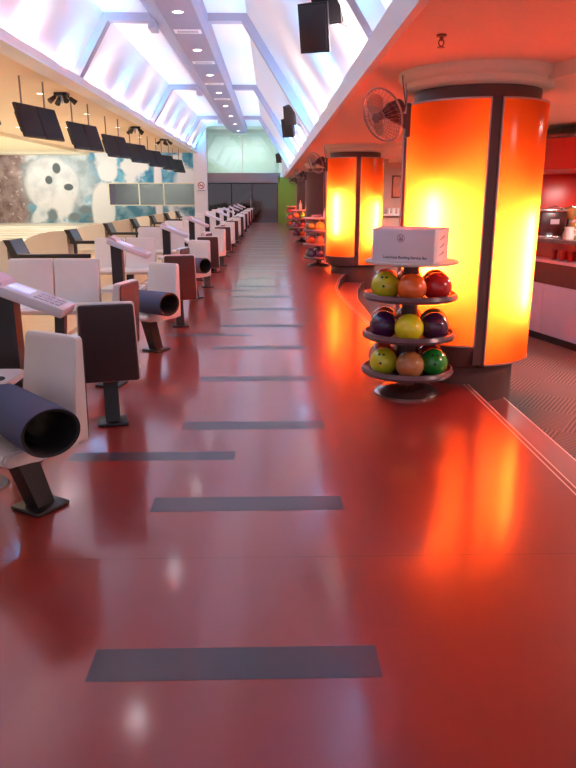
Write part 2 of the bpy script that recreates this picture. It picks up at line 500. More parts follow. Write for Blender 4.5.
# red concourse floor with inlaid grey bars and a seam
m = MB()
for a, b in zip(YS[:-1], YS[1:]):
    m.poly([(-2.3, a, 0), (edge_x(a), a, 0), (edge_x(b), b, 0), (-2.3, b, 0)])
    m.poly([(edge_x(a), a, 0), (edge_x(a), a, -0.15), (edge_x(b), b, -0.15), (edge_x(b), b, 0)], 3)
m.poly([(-2.3, -1.5, 0), (-2.3, 40, 0), (-2.3, 40, -0.3), (-2.3, -1.5, -0.3)])
ybar = 1.97
while ybar < 39:
    m.poly([(-0.605, ybar - 0.082, 0.0008), (0.35, ybar - 0.082, 0.0008), (0.35, ybar + 0.082, 0.0008), (-0.605, ybar + 0.082, 0.0008)], 1)
    ybar += 1.227
ybar = 3.865
while ybar < 39:
    m.poly([(-1.205, ybar - 0.07, 0.0008), (-0.225, ybar - 0.07, 0.0008), (-0.225, ybar + 0.07, 0.0008), (-1.205, ybar + 0.07, 0.0008)], 1)
    ybar += 3.681
for ys_ in (2.66,):
    m.poly([(-2.3, ys_, 0.0006), (edge_x(ys_), ys_, 0.0006), (edge_x(ys_), ys_ + 0.004, 0.0006), (-2.3, ys_ + 0.004, 0.0006)], 2)
struct(m.build('floor', [M_floor, M_stripe, M_seam, M_riser], normals=False))

# step tread and nosings
m = MB()
for a, b in zip(YS[:-1], YS[1:]):
    m.poly([(edge_x(a), a, -0.15), (edge2_x(a), a, -0.15), (edge2_x(b), b, -0.15), (edge_x(b), b, -0.15)], 0)
    m.poly([(edge2_x(a), a, -0.15), (edge2_x(a), a, -0.30), (edge2_x(b), b, -0.30), (edge2_x(b), b, -0.15)], 2)
    for ex, z in ((edge_x, 0.0), (edge2_x, -0.15)):
        for off in ((0.0, 0.035) if z == 0.0 else (0.0,)):
            m.poly([(ex(a) - off - 0.010, a, z + 0.003), (ex(a) - off, a, z + 0.003), (ex(b) - off, b, z + 0.003), (ex(b) - off - 0.010, b, z + 0.003)], 1)
struct(m.build('floor_step', [M_step, M_nosing, M_riser], normals=False))
m = MB()
for a, b in zip(YS[:-1], YS[1:]):
    m.poly([(edge2_x(a), a, -0.30), (6.2, a, -0.30), (6.2, b, -0.30), (edge2_x(b), b, -0.30)])
struct(m.build('floor_carpet', M_carpet, normals=False))
# approach and lanes
m = MB()
m.poly([(-6.6, -1.5, -0.002), (-2.3, -1.5, -0.002), (-2.3, 40, -0.002), (-6.6, 40, -0.002)])
struct(m.build('floor_approach', M_wood))
m = MB()
m.poly([(-26, -1.5, -0.004), (-6.6, -1.5, -0.004), (-6.6, 40, -0.004), (-26, 40, -0.004)])
yy = 0.3
while yy < 39.6:
    m.box((-16.3, yy, 0.0), (19.4, 0.24, 0.03), 1)
    yy += 1.8
struct(m.build('floor_lanes', [M_lanes, M_gutter]))

# ---- vault
VL0, VL1, VR1, VR0 = (-4.30, 3.72), (-3.42, 5.12), (-0.48, 5.12), (1.22, 2.50)
m = MB()
for (p, q) in ((VL0, VL1), (VL1, VR1), (VR1, VR0)):
    m.poly([(p[0], -1.5, p[1]), (q[0], -1.5, q[1]), (q[0], 40, q[1]), (p[0], 40, p[1])])
struct(m.build('ceiling_vault', M_vault, normals=False))
# portal ribs
def lerp2(p, q, t): return (p[0] + (q[0] - p[0]) * t, p[1] + (q[1] - p[1]) * t)
IN = [(-4.10, 3.73), (-3.34, 4.97), (-0.58, 4.97), (1.00, 2.53)]
OUT = [VL0, VL1, VR1, VR0]
for i, y0 in enumerate((6.3, 15.9, 25.5, 35.1)):
    m = MB()
    for j in range(3):
        a, b, c, d = IN[j], IN[j + 1], OUT[j + 1], OUT[j]
        m.prism([a, b, c, d], 'Y', y0 - 0.14, y0 + 0.14)
    # small white wedge where the rib meets the bulkhead
    m.box((-2.42, y0 - 0.05, 4.90), (0.16, 0.45, 0.22), 0, 0.01)
    struct(m.build('ceiling_beam_%d' % (i + 1), M_rib))
# centre bulkhead
m = MB()
m.prism([(-2.42, 5.10), (-2.42, 5.00), (-2.02, 4.75), (-1.36, 4.75), (-1.28, 4.86), (-1.28, 5.10)], 'Y', -1.5, 40.0)
struct(m.build('ceiling_bulkhead', M_bulk))
# left lip + lane ceiling
m = MB()
m.box((-4.02, 19.25, 3.82), (0.06, 41.5, 0.16), 0)
struct(m.build('trim_1', M_fascia))
m = MB()
m.box((-4.18, 19.25, 3.735), (0.40, 41.5, 0.03))
struct(m.build('ceiling_cove_left', M_vault))
m = MB()
m.poly([(-9.9, -1.5, 3.74), (-4.0, -1.5, 3.74), (-4.0, 40, 3.74), (-9.9, 40, 3.74)])
struct(m.build('ceiling_lanes', M_laneceil))
m = MB()
m.poly([(-9.9, -1.5, 3.75), (-9.9, -1.5, 3.60), (-9.9, 40, 3.60), (-9.9, 40, 3.75)])
m.poly([(-9.9, -1.5, 3.60), (-26, -1.5, 3.60), (-26, 40, 3.60), (-9.9, 40, 3.60)])
struct(m.build('ceiling_lane_end', M_cream, normals=False))
# right lip + orange ceiling
m = MB()
m.box((0.755, 19.25, 2.517), (0.05, 41.5, 0.206), 0)
struct(m.build('trim_2', M_fascia))
m = MB()
m.box((1.0, 19.25, 2.475), (0.46, 41.5, 0.03))
struct(m.build('ceiling_cove_right', M_vault))
m = MB()
m.poly([(0.779, -1.5, 2.42), (6.2, -1.5, 2.42), (6.2, 40, 2.42), (0.779, 40, 2.42)])
struct(m.build('ceiling_cafe', M_orangeceil))
# lower cream soffit with waved edge beyond the columns
def soff_x(y):
    t = ((y - 5.85 + 4.075) % 8.15 - 4.075)
    pts = [(-4.1, 3.3), (-2.2, 2.9), (-0.75, 2.15), (0, 1.95), (0.95, 2.3), (2.2, 2.9), (4.1, 3.3)]
    for (a, xa), (b, xb) in zip(pts[:-1], pts[1:]):
        if a <= t <= b:
            return xa + (xb - xa) * (t - a) / (b - a)
    return 3.3
m = MB()
for a, b in zip(YS[:-1], YS[1:]):
    m.poly([(soff_x(a), a, 2.32), (6.2, a, 2.32), (6.2, b, 2.32), (soff_x(b), b, 2.32)])
    m.poly([(soff_x(a), a, 2.32), (soff_x(a), a, 2.42), (soff_x(b), b, 2.42), (soff_x(b), b, 2.32)])
struct(m.build('ceiling_soffit', M_soffit, normals=False))
for i, cy in enumerate(COLS_Y):
    m = MB()
    m.lathe([(0.46, 2.28), (0.54, 2.28), (0.57, 2.30), (0.57, 2.34), (0.60, 2.35), (0.62, 2.38), (0.62, 2.42)], (CX, cy, 0), 64)
    struct(m.build('trim_%d' % (i + 3), M_soffit))

# ---- far end
m = MB()
m.box((-1.55, 40.1, 2.42), (4.1, 0.2, 0.52))
struct(m.build('wall_far_beam', M_beam))
m = MB()
m.box((1.6, 40.1, 1.23), (2.4, 0.2, 2.46), 0)
struct(m.build('wall_far_green', M_green))
m = MB()
m.box((3.9, 40.1, 1.1), (4.6, 0.2, 2.9), 0)
struct(m.build('wall_far_cafe', M_wallpink))
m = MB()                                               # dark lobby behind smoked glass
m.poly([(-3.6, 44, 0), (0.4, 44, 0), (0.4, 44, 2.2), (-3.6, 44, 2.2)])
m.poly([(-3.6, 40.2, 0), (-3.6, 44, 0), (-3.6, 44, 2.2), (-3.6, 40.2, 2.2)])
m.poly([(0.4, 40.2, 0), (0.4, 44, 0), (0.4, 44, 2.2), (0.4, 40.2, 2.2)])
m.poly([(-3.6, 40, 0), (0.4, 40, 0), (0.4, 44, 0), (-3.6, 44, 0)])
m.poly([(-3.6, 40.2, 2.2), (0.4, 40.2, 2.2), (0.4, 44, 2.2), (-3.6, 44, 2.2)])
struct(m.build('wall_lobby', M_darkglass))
dr = thing('door_1', None, None, (0, 40.05, 0)); struct(dr)
m = MB().box((-1.6, 0, 1.07), (3.9, 0.02, 2.14)); struct(m.build('door_glass', M_glassdark, dr))
m = MB()
for x in (-3.55, -2.2, -1.05, 0.37):
    m.box((x, -0.02, 1.07), (0.05, 0.06, 2.14))
m.box((-1.6, -0.02, 2.12), (3.9, 0.06, 0.05))
struct(m.build('door_frame', M_black, dr))
m = MB().cyl((-1.13, -0.09, 0.8), (-1.13, -0.09, 1.3), 0.02); struct(m.build('door_handle', M_chrome, dr))
m = MB().prism([(-3.3, 0.25), (-3.0, 0.25), (-0.9, 1.75), (-1.2, 1.75)], 'Y', 2.4, 3.0); struct(m.build('stair', M_beam, dr))
wn = thing('window_1', None, None, (-1.55, 40.05, 0)); struct(wn)
m = MB().box((0, 0, 3.67), (4.0, 0.02, 2.0)); struct(m.build('window_glass', M_glass, wn))
m = MB()
for x in (-1.95, 0.0, 1.9): m.box((x, 0, 3.67), (0.03, 0.03, 2.0))
struct(m.build('window_frame', M_trimmetal, wn))
m = MB()
m.poly([(-3.7, 43, 2.6), (0.6, 43, 2.6), (0.6, 43, 5.2), (-3.7, 43, 5.2)])
m.poly([(-3.7, 40.2, 2.66), (0.6, 40.2, 2.66), (0.6, 43, 2.66), (-3.7, 43, 2.66)])
m.poly([(-3.7, 40.2, 5.2), (0.6, 40.2, 5.2), (0.6, 43, 5.2), (-3.7, 43, 5.2)])
m.poly([(-3.7, 40.2, 2.6), (-3.7, 43, 2.6), (-3.7, 43, 5.2), (-3.7, 40.2, 5.2)])
m.poly([(0.6, 40.2, 2.6), (0.6, 43, 2.6), (0.6, 43, 5.2), (0.6, 40.2, 5.2)])
struct(m.build('wall_gallery', M_gallery))
m = MB().prism([(0.4, 2.6), (1.4, 2.6), (1.4, 2.45), (1.0, 2.45), (0.74, 2.45), (0.4, 2.6)][:3] + [(0.74, 2.45)], 'Y', 40.0, 40.2)
struct(m.build('wall_far_corner', M_fascia))
# mural wall: printed wall with an opening for the window
m = MB()
m.poly([(-26, 40, 0), (-9.02, 40, 0), (-9.02, 40, 3.75), (-26, 40, 3.75)])
m.poly([(-9.02, 40, 0), (-4.15, 40, 0), (-4.15, 40, 0.94), (-9.02, 40, 0.94)])
m.poly([(-9.02, 40, 2.14), (-4.15, 40, 2.14), (-4.15, 40, 3.75), (-9.02, 40, 3.75)])
m.poly([(-4.15, 40, 0), (-4.02, 40, 0), (-4.02, 40, 3.75), (-4.15, 40, 3.75)])
struct(m.build('wall_mural', M_mural))
m = MB()
m.prism([(-4.25, 0), (-3.52, 0), (-3.52, 4.95), (-4.25, 3.72)], 'Y', 39.75, 40.2)
struct(m.build('wall_pier', M_fascia))
w2 = thing('window_2', None, None, (-6.58, 40.0, 0)); struct(w2)
m = MB().box((0, 0.06, 1.54), (4.87, 0.02, 1.2)); struct(m.build('window_glass', M_glassdark, w2))
m = MB()
for x in (-2.43, -0.75, 0.62, 2.43): m.box((x, 0.03, 1.54), (0.06, 0.08, 1.2))
for z in (0.95, 2.13): m.box((0, 0.03, z), (4.87, 0.08, 0.05))
struct(m.build('window_frame', M_cream, w2))
m = MB()
m.poly([(-9.2, 42.5, 0.6), (-4.0, 42.5, 0.6), (-4.0, 42.5, 2.5), (-9.2, 42.5, 2.5)])
m.poly([(-9.2, 40.1, 0.6), (-4.0, 40.1, 0.6), (-4.0, 42.5, 0.6), (-9.2, 42.5, 0.6)])
m.poly([(-9.2, 40.1, 2.5), (-4.0, 40.1, 2.5), (-4.0, 42.5, 2.5), (-9.2, 42.5, 2.5)])
struct(m.build('wall_back_office', mat('office_wall', (0.36, 0.40, 0.36), rough=0.7, var=0.3, vscale=1.2)))
light('office_lamp', 'AREA', (-6.6, 41.3, 2.45), 320, (0.9, 1.0, 0.9), (0, 0.6, -1), shape='RECTANGLE', size=4.0, size_y=0.5)
# left end of the lanes (pin deck curtain wall) and cafe walls
m = MB().poly([(-26, -1.5, 0), (-26, 40, 0), (-26, 40, 3.7), (-26, -1.5, 3.7)])
struct(m.build('wall_left', M_cream))
m = MB().poly([(6.2, -1.5, -0.3), (6.2, 40, -0.3), (6.2, 40, 2.46), (6.2, -1.5, 2.46)])
struct(m.build('wall_right', M_wallpink))
m = MB()
m.box((4.5, 19.1, 1.08), (3.4, 0.2, 2.76))
struct(m.build('wall_cafe_partition', M_wallpink))

# ================================================================== LIT COLUMNS
def lit_column(i, cy):
    lab = ['glowing orange column nearest the camera, behind the ball rack with the carton', 'second glowing orange column, left of the nearest column and further back',
           'third column, dark panel towards the aisle, beside the third ball rack', 'farthest column by the green wall, mostly hidden behind nearer columns'][i]
    t = thing('lit_column', lab, 'column', (CX, cy, 0), 0, 'orange lit columns')
    m = MB().lathe([(0.0, -0.30), (0.44, -0.30), (0.44, 0.14), (0.37, 0.16), (0.37, 2.12), (0.49, 2.18), (0.49, 2.32), (0.0, 2.32)], n=48)
    for q in range(4):                                 # dark fins between the panels
        a = q * PI / 2
        d = Vector((math.cos(a), math.sin(a), 0))
        m.box(d * 0.452 + Vector((0, 0, 1.18)), (0.18, 0.092, 1.98), rot=Matrix.Rotation(a, 3, 'Z'))
    for z in (2.17,):
        m.lathe([(0.36, z), (0.5485, z), (0.5485, z + 0.012), (0.36, z + 0.012)], n=48)  # plate added to keep tube light from leaking up to the ceiling
    m.build('core', M_core, t)
    g = math.radians(4.6)
    for q in range(4):
        a0, a1 = q * PI / 2 + g, (q + 1) * PI / 2 - g
        zb = 0.34 if q in (1, 2) else 0.19
        lit = not (i >= 2 and q in (2,))
        m = MB().lathe([(0.55, zb), (0.55, 2.18)], n=24, a0=a0, a1=a1)
        pn = m.build('light_panel', M_acrylic if lit else M_core, t, normals=False)
        m = MB()
        for a in (a0, a1):
            m.box((0.548 * math.cos(a), 0.548 * math.sin(a), (2.19 + zb) / 2), (0.016, 0.012, 2.18 - zb), rot=Matrix.Rotation(a, 3, 'Z'))
        for z in (zb, 2.18):
            m.lathe([(0.542, z - 0.006), (0.557, z - 0.006), (0.557, z + 0.006), (0.542, z + 0.006), (0.542, z - 0.006)], n=24, a0=a0, a1=a1)
        m.lathe([(0.36, 0.16), (0.50, 0.16), (0.547, zb), (0.547, zb + 0.01), (0.36, zb + 0.01)], n=24, a0=a0 - g, a1=a1 + g, mi=1)  # foot sector added to stop tube light leaking below the panel
        m.build('panel_edge', [M_trimmetal, M_core], pn)
        if lit:
            am = (a0 + a1) / 2
            c = Vector((0.475 * math.cos(am), 0.475 * math.sin(am), 0))
            m = MB().cyl(c + Vector((0, 0, zb + 0.44)), c + Vector((0, 0, zb + 1.16)), 0.022, n=12)
            m.build('fluorescent_tube', M_tube, t)
    m = MB().cyl((-0.572, -0.02, 0.17), (-0.572, -0.02, 2.44), 0.011, n=8)
    m.build('conduit', M_trimmetal, t)
    return t
for i, cy in enumerate(COLS_Y):
    lit_column(i, cy)

# ================================================================== WALL FANS
def make_fan():
    t = thing('wall_fan', '', 'fan')
    m = MB().box((0.0, 0, 0), (0.04, 0.07, 0.26), 0, 0.01)
    m.build('wall_bracket', M_smoke, t)
    m = MB().prism([(-0.02, -0.07), (-0.02, 0.05), (-0.11, 0.055), (-0.14, 0.035), (-0.14, 0.0), (-0.11, -0.01)], 'Y', -0.028, 0.028)
    m.build('arm', M_smoke, t)
    ax = Vector((-0.72, -0.54, -0.36)).normalized()
    q = ax.to_track_quat('Z', 'Y').to_matrix()
    c0 = Vector((-0.135, -0.04, 0.075))
    def W(v): return c0 + q @ Vector(v)
    m = MB()
    m.lathe([(0.0, -0.10), (0.045, -0.10), (0.062, -0.085), (0.066, 0.02), (0.05, 0.06), (0.0, 0.06)], c0, 20, mtx=q)
    m.build('motor_housing', M_smoke, t)
    m = MB()
    m.torus(W((0, 0, 0.12)), 0.205, 0.008, 40, 6, mtx=q)
    m.torus(W((0, 0, 0.19)), 0.085, 0.003, 24, 5, mtx=q)
    for k in range(32):
        a = 2 * PI * k / 32
        ca, sa = math.cos(a), math.sin(a)
        m.tube([W((0.03 * ca, 0.03 * sa, 0.20)), W((0.13 * ca, 0.13 * sa, 0.185)), W((0.205 * ca, 0.205 * sa, 0.125))], 0.0012, 4)
        m.tube([W((0.205 * ca, 0.205 * sa, 0.115)), W((0.14 * ca, 0.14 * sa, 0.05)), W((0.05 * ca, 0.05 * sa, 0.03))], 0.0012, 4)
    m.build('cage', M_wire, t)
    m = MB().lathe([(0.0, 0.206), (0.035, 0.204), (0.038, 0.196), (0.0, 0.196)], c0, 20, mtx=q)
    m.build('badge', M_smoke, t)
    m = MB()
    m.lathe([(0.0, 0.155), (0.03, 0.15), (0.036, 0.10), (0.0, 0.10)], c0, 16, mtx=q)
    for k in range(3):
        pts = []
        for s in range(9):
            u = s / 8
            a = 2 * PI * k / 3 + (u - 0.5) * 1.5
            pts.append((a, 0.175 * math.sin(PI * min(1, max(0.12, u * 0.85 + 0.12))) ** 0.35))
        lo = [m.bm.verts.new(W((0.03 * math.cos(a * 1.0), 0.03 * math.sin(a), 0.11 + 0.03 * j / 8))) for j, (a, r) in enumerate(pts)]
        hi = [m.bm.verts.new(W((r * math.cos(a), r * math.sin(a), 0.10 + 0.06 * j / 8))) for j, (a, r) in enumerate(pts)]
        for j in range(8):
            f = m.bm.faces.new((lo[j], lo[j + 1], hi[j + 1], hi[j])); f.smooth = True
    m.build('blades', M_fanblade, t)
    cd = MB().tube([(-0.02, 0, 0.10), (-0.035, 0.01, 0.2), (-0.05, 0.02, 0.30), (-0.05, 0.03, 0.345)], 0.004, 6)
    cd.build('cord', M_blackp, t)
    return t
fan = make_fan()
fan.scale = (0.96, 0.96, 0.96)
FL = ['grey cage wall fan on the nearest orange column', 'wall fan fixed to the second orange column', 'wall fan on the third column, partly hidden by the second column\'s fan', 'farthest wall fan, near the green wall']
for i, cy in enumerate(COLS_Y):
    loc = (CX - 0.57, cy - 0.14, 2.06)
    if i == 0:
        fan.location = loc; fan['label'] = FL[0]; fan['group'] = 'wall fans on the columns'
    else:
        dup(fan, loc, None, FL[i])

# ================================================================== BALL RACKS
TZ = [0.17, 0.45, 0.745]                                # tray heights
def make_rack():
    t = thing('ball_rack', '', 'ball rack')
    m = MB().lathe([(0.0, 0.075), (0.12, 0.07), (0.22, 0.04), (0.25, 0.015), (0.25, 0.0), (0.0, 0.0)], n=40)
    m.build('base', M_rackbase, t)
    m = MB().cyl((0, 0, 0.05), (0, 0, 1.02), 0.06, n=20)
    m.build('pole', M_core, t)
    for z in TZ:
        m = MB().lathe([(0.06, z - 0.015), (0.22, z - 0.02), (0.31, z - 0.005), (0.345, z + 0.0), (0.355, z + 0.02), (0.345, z + 0.045), (0.33, z + 0.05), (0.32, z + 0.03), (0.22, z - 0.005), (0.06, z)], n=48)
        m.build('tray', M_rack, t)
    m = MB().lathe([(0.0, 1.005), (0.30, 1.005), (0.345, 1.015), (0.35, 1.028), (0.33, 1.036), (0.0, 1.032)], n=48)
    m.build('top_shelf', M_cup, t)
    return t
BR = 0.107
def make_ball(col):
    nm, rgb = col
    mt = mat('ball_' + nm.replace(' ', '_'), rgb, rough=0.16, coat=0.6, var=0.18, vscale=14)
    m = MB().sphere((0, 0, 0), BR, u=28, v=18)
    o = m.build('bowling_ball', mt)
    fac = Vector((-0.12, -0.86, 0.50)).normalized()
    q = fac.to_track_quat('Z', 'Y').to_matrix()
    for dx, dy in ((-0.016, 0.022), (0.016, 0.022), (0.0, -0.045)):
        d = (q @ Vector((dx, dy, 0.098))).normalized()
        h = MB().cyl(d * (BR - 0.02), d * (BR + 0.0004), 0.0095, n=12)
        h.build('finger_hole', M_rollin, o)
    return o
BC = {'lime': (0.60, 0.62, 0.02), 'orange': (0.85, 0.14, 0.02), 'red': (0.62, 0.02, 0.02), 'dark purple': (0.06, 0.012, 0.07), 'yellow': (0.82, 0.74, 0.02),
      'plum': (0.09, 0.015, 0.06), 'tan': (0.50, 0.19, 0.06), 'green': (0.02, 0.26, 0.03), 'brown': (0.22, 0.07, 0.03), 'maroon': (0.20, 0.015, 0.02),
      'olive': (0.16, 0.13, 0.02), 'rust': (0.42, 0.08, 0.03), 'golden': (0.85, 0.42, 0.03), 'blue grey': (0.06, 0.06, 0.14)}
# tiers bottom, middle, top; order: front left, front middle, front right, back right, back middle, back left
RACKS = [
    [['lime', 'tan', 'green', 'maroon', 'brown', 'rust'], ['dark purple', 'yellow', 'plum', 'olive', 'maroon', 'brown'], ['lime', 'orange', 'red', 'maroon', 'olive', 'rust']],
    [['blue grey', 'plum', 'rust', 'brown', 'maroon', 'rust'], ['rust', 'tan', 'olive', 'maroon', 'brown', 'plum'], ['olive', 'golden', 'orange', 'red', 'brown', 'maroon']],
    [['plum', 'rust', 'red', 'brown', 'brown', 'maroon'], ['dark purple', 'maroon', 'rust', 'brown', 'olive', 'plum'], ['tan', 'green', 'olive', 'plum', 'brown', 'rust']],
    [['rust', 'plum', 'green', 'brown', 'maroon', 'olive'], ['orange', 'golden', 'red', 'brown', 'plum', 'maroon'], ['maroon', 'rust', 'plum', 'olive', 'brown', 'red']],
]
POSN = ['front left', 'front middle', 'front right', 'back right', 'back middle', 'back left']
TIERN = ['bottom', 'middle', 'top']
RACKN = ['nearest rack under carton', 'second rack by lit column', 'third rack along aisle', 'farthest rack by green wall']
RL = ['three-tier round ball rack nearest the camera, carton on top', 'three-tier ball rack standing left of the second orange column', 'three-tier ball rack by the third column', 'farthest three-tier ball rack, near the green wall']
RXY = [(1.05, 5.2), (1.04, 15.24), (1.0, 23.2), (1.0, 31.4)]
rack = make_rack()
protos = {}
def place_ball(cn, loc, rz, label, group):
    if cn not in protos:
        protos[cn] = make_ball((cn, BC[cn]))
        o = protos[cn]
        o.location = loc; o.rotation_euler = (0, 0, rz)
        o['category'] = 'bowling ball'; o['label'] = label; o['group'] = group
        return o
    return dup(protos[cn], loc, rz, label, group)
for r, (rx, ry) in enumerate(RXY):
    if r == 0:
        rack.location = (rx, ry, 0); rack['label'] = RL[0]; rack['group'] = 'round ball racks along the aisle'
    else:
        dup(rack, (rx, ry, 0), None, RL[r])
    for ti in range(3):
        off = [0.10, 0.02, 0.05][ti] + r * 0.13
        for bi in range(6):
            a = math.radians(-90 - 60 + 60 * bi) + off - 0.2
            d = 0.218
            cn = RACKS[r][ti][bi]
            z = TZ[ti] - 0.0125 + BR + 0.009
            place_ball(cn, (rx + d * math.cos(a), ry + d * math.sin(a), z), random.uniform(-0.5, 0.3) if cn in ('lime', 'green') else random.uniform(0.7, 5.0), '%s bowling ball, %s of %s tier, %s' % (cn, POSN[bi], TIERN[ti], RACKN[r]), 'balls on the ball racks')

# carton on the near rack
t = thing('carton', 'white printed carton box on top of the nearest ball rack', 'box', (1.02, 5.12, 1.036), math.radians(-29))
m = MB().box((0, 0, 0.115), (0.46, 0.37, 0.23), 0, 0.004)
m.build('body', M_carton, t)
m = MB()
m.box((0, -0.093, 0.2345), (0.46, 0.182, 0.004), 0, rot=Matrix.Rotation(math.radians(3), 3, 'X'))
m.box((0, 0.093, 0.2355), (0.46, 0.182, 0.004), 0, rot=Matrix.Rotation(math.radians(-4), 3, 'X'))
m.build('flap', M_carton, t)
text_mesh('Luxurious Bowling Service Bar', 0.0265, 'lettering', M_ink, t, (0.02, -0.1857, 0.034), (PI / 2, 0, 0))
m = MB()
q = Matrix.Rotation(PI / 2, 3, 'X')
m.torus((-0.015, -0.1852, 0.168), 0.026, 0.0022, 28, 4, mtx=q)
m.sphere((-0.015, -0.1852, 0.160), 0.014, scale=(1.2, 0.05, 0.7))
for dx in (-0.012, 0, 0.012): m.box((-0.015 + dx, -0.1853, 0.178), (0.005, 0.0008, 0.016))
m.build('emblem', M_inkpale, t)
m = MB()
for z in (0.06, 0.115, 0.17):
    m.box((0.2302, 0.03, z), (0.0008, 0.07, 0.014), rot=Matrix.Rotation(0.25, 3, 'X'))
    m.box((0.2302, -0.03, z - 0.01), (0.0008, 0.03, 0.008), rot=Matrix.Rotation(0.25, 3, 'X'))
m.build('side_print', M_inkpale, t)
# small bottles and cups on the far rack tops
def bottle(loc, h, label, mt):
    m = MB().lathe([(0.0, 0), (0.035, 0), (0.037, h * 0.55), (0.02, h * 0.75), (0.014, h * 0.8), (0.016, h), (0.0, h)], n=16)
    o = m.build('bottle', mt)
    o.location = loc
    tag(o, label, 'bottle', 'bottles on the ball racks')
bottle((1.15, 15.14, 1.036), 0.19, 'pale bottle standing on the ball rack by the second column', M_cup)
bottle((0.95, 23.1, 1.036), 0.30, 'tall white bottle standing on the third ball rack', M_cup)
bottle((1.16, 23.2, 1.036), 0.17, 'short bottle at the right of the third ball rack top', M_keypink)
m = MB()
m.box((0, 0, 0.03), (0.22, 0.12, 0.06), 0, 0.02)
o = m.build('cloth', M_felt); o.location = (0.96, 15.2, 1.036); tag(o, 'folded grey cloth on the ball rack by the second column', 'cloth')

# ================================================================== SEATING
def rounded_outline(w, h, r, n=5):
    pts = []
    for cx, cy, a0 in ((w / 2 - r, h / 2 - r, 0), (-w / 2 + r, h / 2 - r, PI / 2), (-w / 2 + r, -h / 2 + r, PI), (w / 2 - r, -h / 2 + r, 1.5 * PI)):
        for i in range(n + 1):
            a = a0 + PI / 2 * i / n
            pts.append((cx + r * math.cos(a), cy + r * math.sin(a)))
    return pts
def slab(m, w, h, th0, th1, base, lean, mi=0, r=0.03, flare=0.0):
    """upright rounded slab: stands at base (y,z), thickness th0 at the foot and th1 at the top, leaning back towards -y"""
    out = rounded_outline(w, h, r)
    F, B = [], []
    for x, z in out:
        u = (z + h / 2) / h
        y0 = base[0] - lean * u
        th = th0 + (th1 - th0) * u
        k = 1 + flare * (u - 0.5)
        F.append((x * k, y0, base[1] + z + h / 2))
        B.append((x * k, y0 - th, base[1] + z + h / 2))
    bm = m.bm
    e = 0.008
    def ring(pts, dy, ins):
        cz = base[1] + h / 2
        return [bm.verts.new((p[0] * (1 - ins / (w / 2)), p[1] + dy, cz + (p[2] - cz) * (1 - ins / (h / 2)))) for p in pts]
    rings = [ring(F, 0, e), ring(F, -e, 0), ring(B, e, 0), ring(B, 0, e)]
    n = len(out)
    fs = [bm.faces.new(rings[0]), bm.faces.new(rings[3][::-1])]
    m._tag(fs, mi, False)
    fs = []
    for a, b in zip(rings[:-1], rings[1:]):
        for i in range(n):
            fs.append(bm.faces.new((a[i], b[i], b[(i + 1) % n], a[(i + 1) % n])))
    m._tag(fs, mi, True)

def make_chair():
    t = thing('bay_chair', '', 'chair')
    m = MB()                                            # seat pan: shaped profile with rolled front edge
    prof = [(-0.20, 0.41), (-0.10, 0.395), (0.08, 0.40), (0.18, 0.415), (0.225, 0.41), (0.24, 0.39), (0.235, 0.365), (0.20, 0.345), (0.05, 0.33), (-0.20, 0.33)]
    m.prism([(y_, z_) for y_, z_ in prof], 'X', -0.20, 0.20, smooth=True)
    bmesh.ops.bevel(m.bm, geom=[e for e in m.bm.edges if abs(e.verts[0].co.x - e.verts[1].co.x) < 1e-5], offset=0.012, segments=2, affect='EDGES')
    for f in m.bm.faces: f.smooth = True
    m.build('seat', M_white, t)
    m = MB()
    slab(m, 0.37, 0.52, 0.10, 0.05, (-0.165, 0.33), 0.075, r=0.024, flare=-0.10)
    m.build('backrest', M_white, t)
    m = MB()
    slab(m, 0.355, 0.505, 0.015, 0.015, (-0.262, 0.335), 0.028, r=0.02, flare=-0.10)
    m.build('back_panel', M_back, t)
    m = MB()
    m.prism([(-0.14, 0.02), (-0.04, 0.02), (0.07, 0.34), (-0.05, 0.34)], 'X', -0.048, 0.048)
    m.build('pedestal', M_black, t)
    m = MB().box((0, -0.09, 0.011), (0.20, 0.20, 0.022), 0, 0.008)
    m.build('base_plate', M_black, t)
    return t
chair = make_chair()
used = [False]
def place_chair(x, y, face, label, group):
    rz = math.atan2(face[1], face[0]) - PI / 2
    if not used[0]:
        used[0] = True
        chair.location = (x, y, 0); chair.rotation_euler = (0, 0, rz); chair['label'] = label; chair['group'] = group
        return chair
    return dup(chair, (x, y, 0), rz, label, group)

def make_bench():
    t = thing('bay_bench', '', 'bench')
    # origin at mid length on the floor, seats face -y
    m = MB()
    prof = [(0.18, 0.43), (0.0, 0.42), (-0.16, 0.44), (-0.21, 0.43), (-0.235, 0.40), (-0.225, 0.37), (-0.19, 0.355), (0.18, 0.35)]
    m.prism(prof, 'X', -1.05, 0.48, smooth=True)
    m.build('seat', M_white, t)
    for x in (-0.235, 0.235):
        m = MB()
        slab(m, 0.455, 0.47, 0.09, 0.05, (0.0, 0.0), 0.07, r=0.03)
        b = m.build('backrest', M_white, t)
        b.location = (x, 0.15, 0.40); b.rotation_euler = (0, 0, PI)
    for x in (-0.9, -0.42, 0.10, 0.42):
        m = MB()
        m.prism([(x - 0.05, 0.36), (x + 0.05, 0.36), (x + 0.02, 0.0), (x - 0.07, 0.0)], 'Y', -0.05, 0.05)
        m.build('leg', M_black, t)
    return t
bench = make_bench()

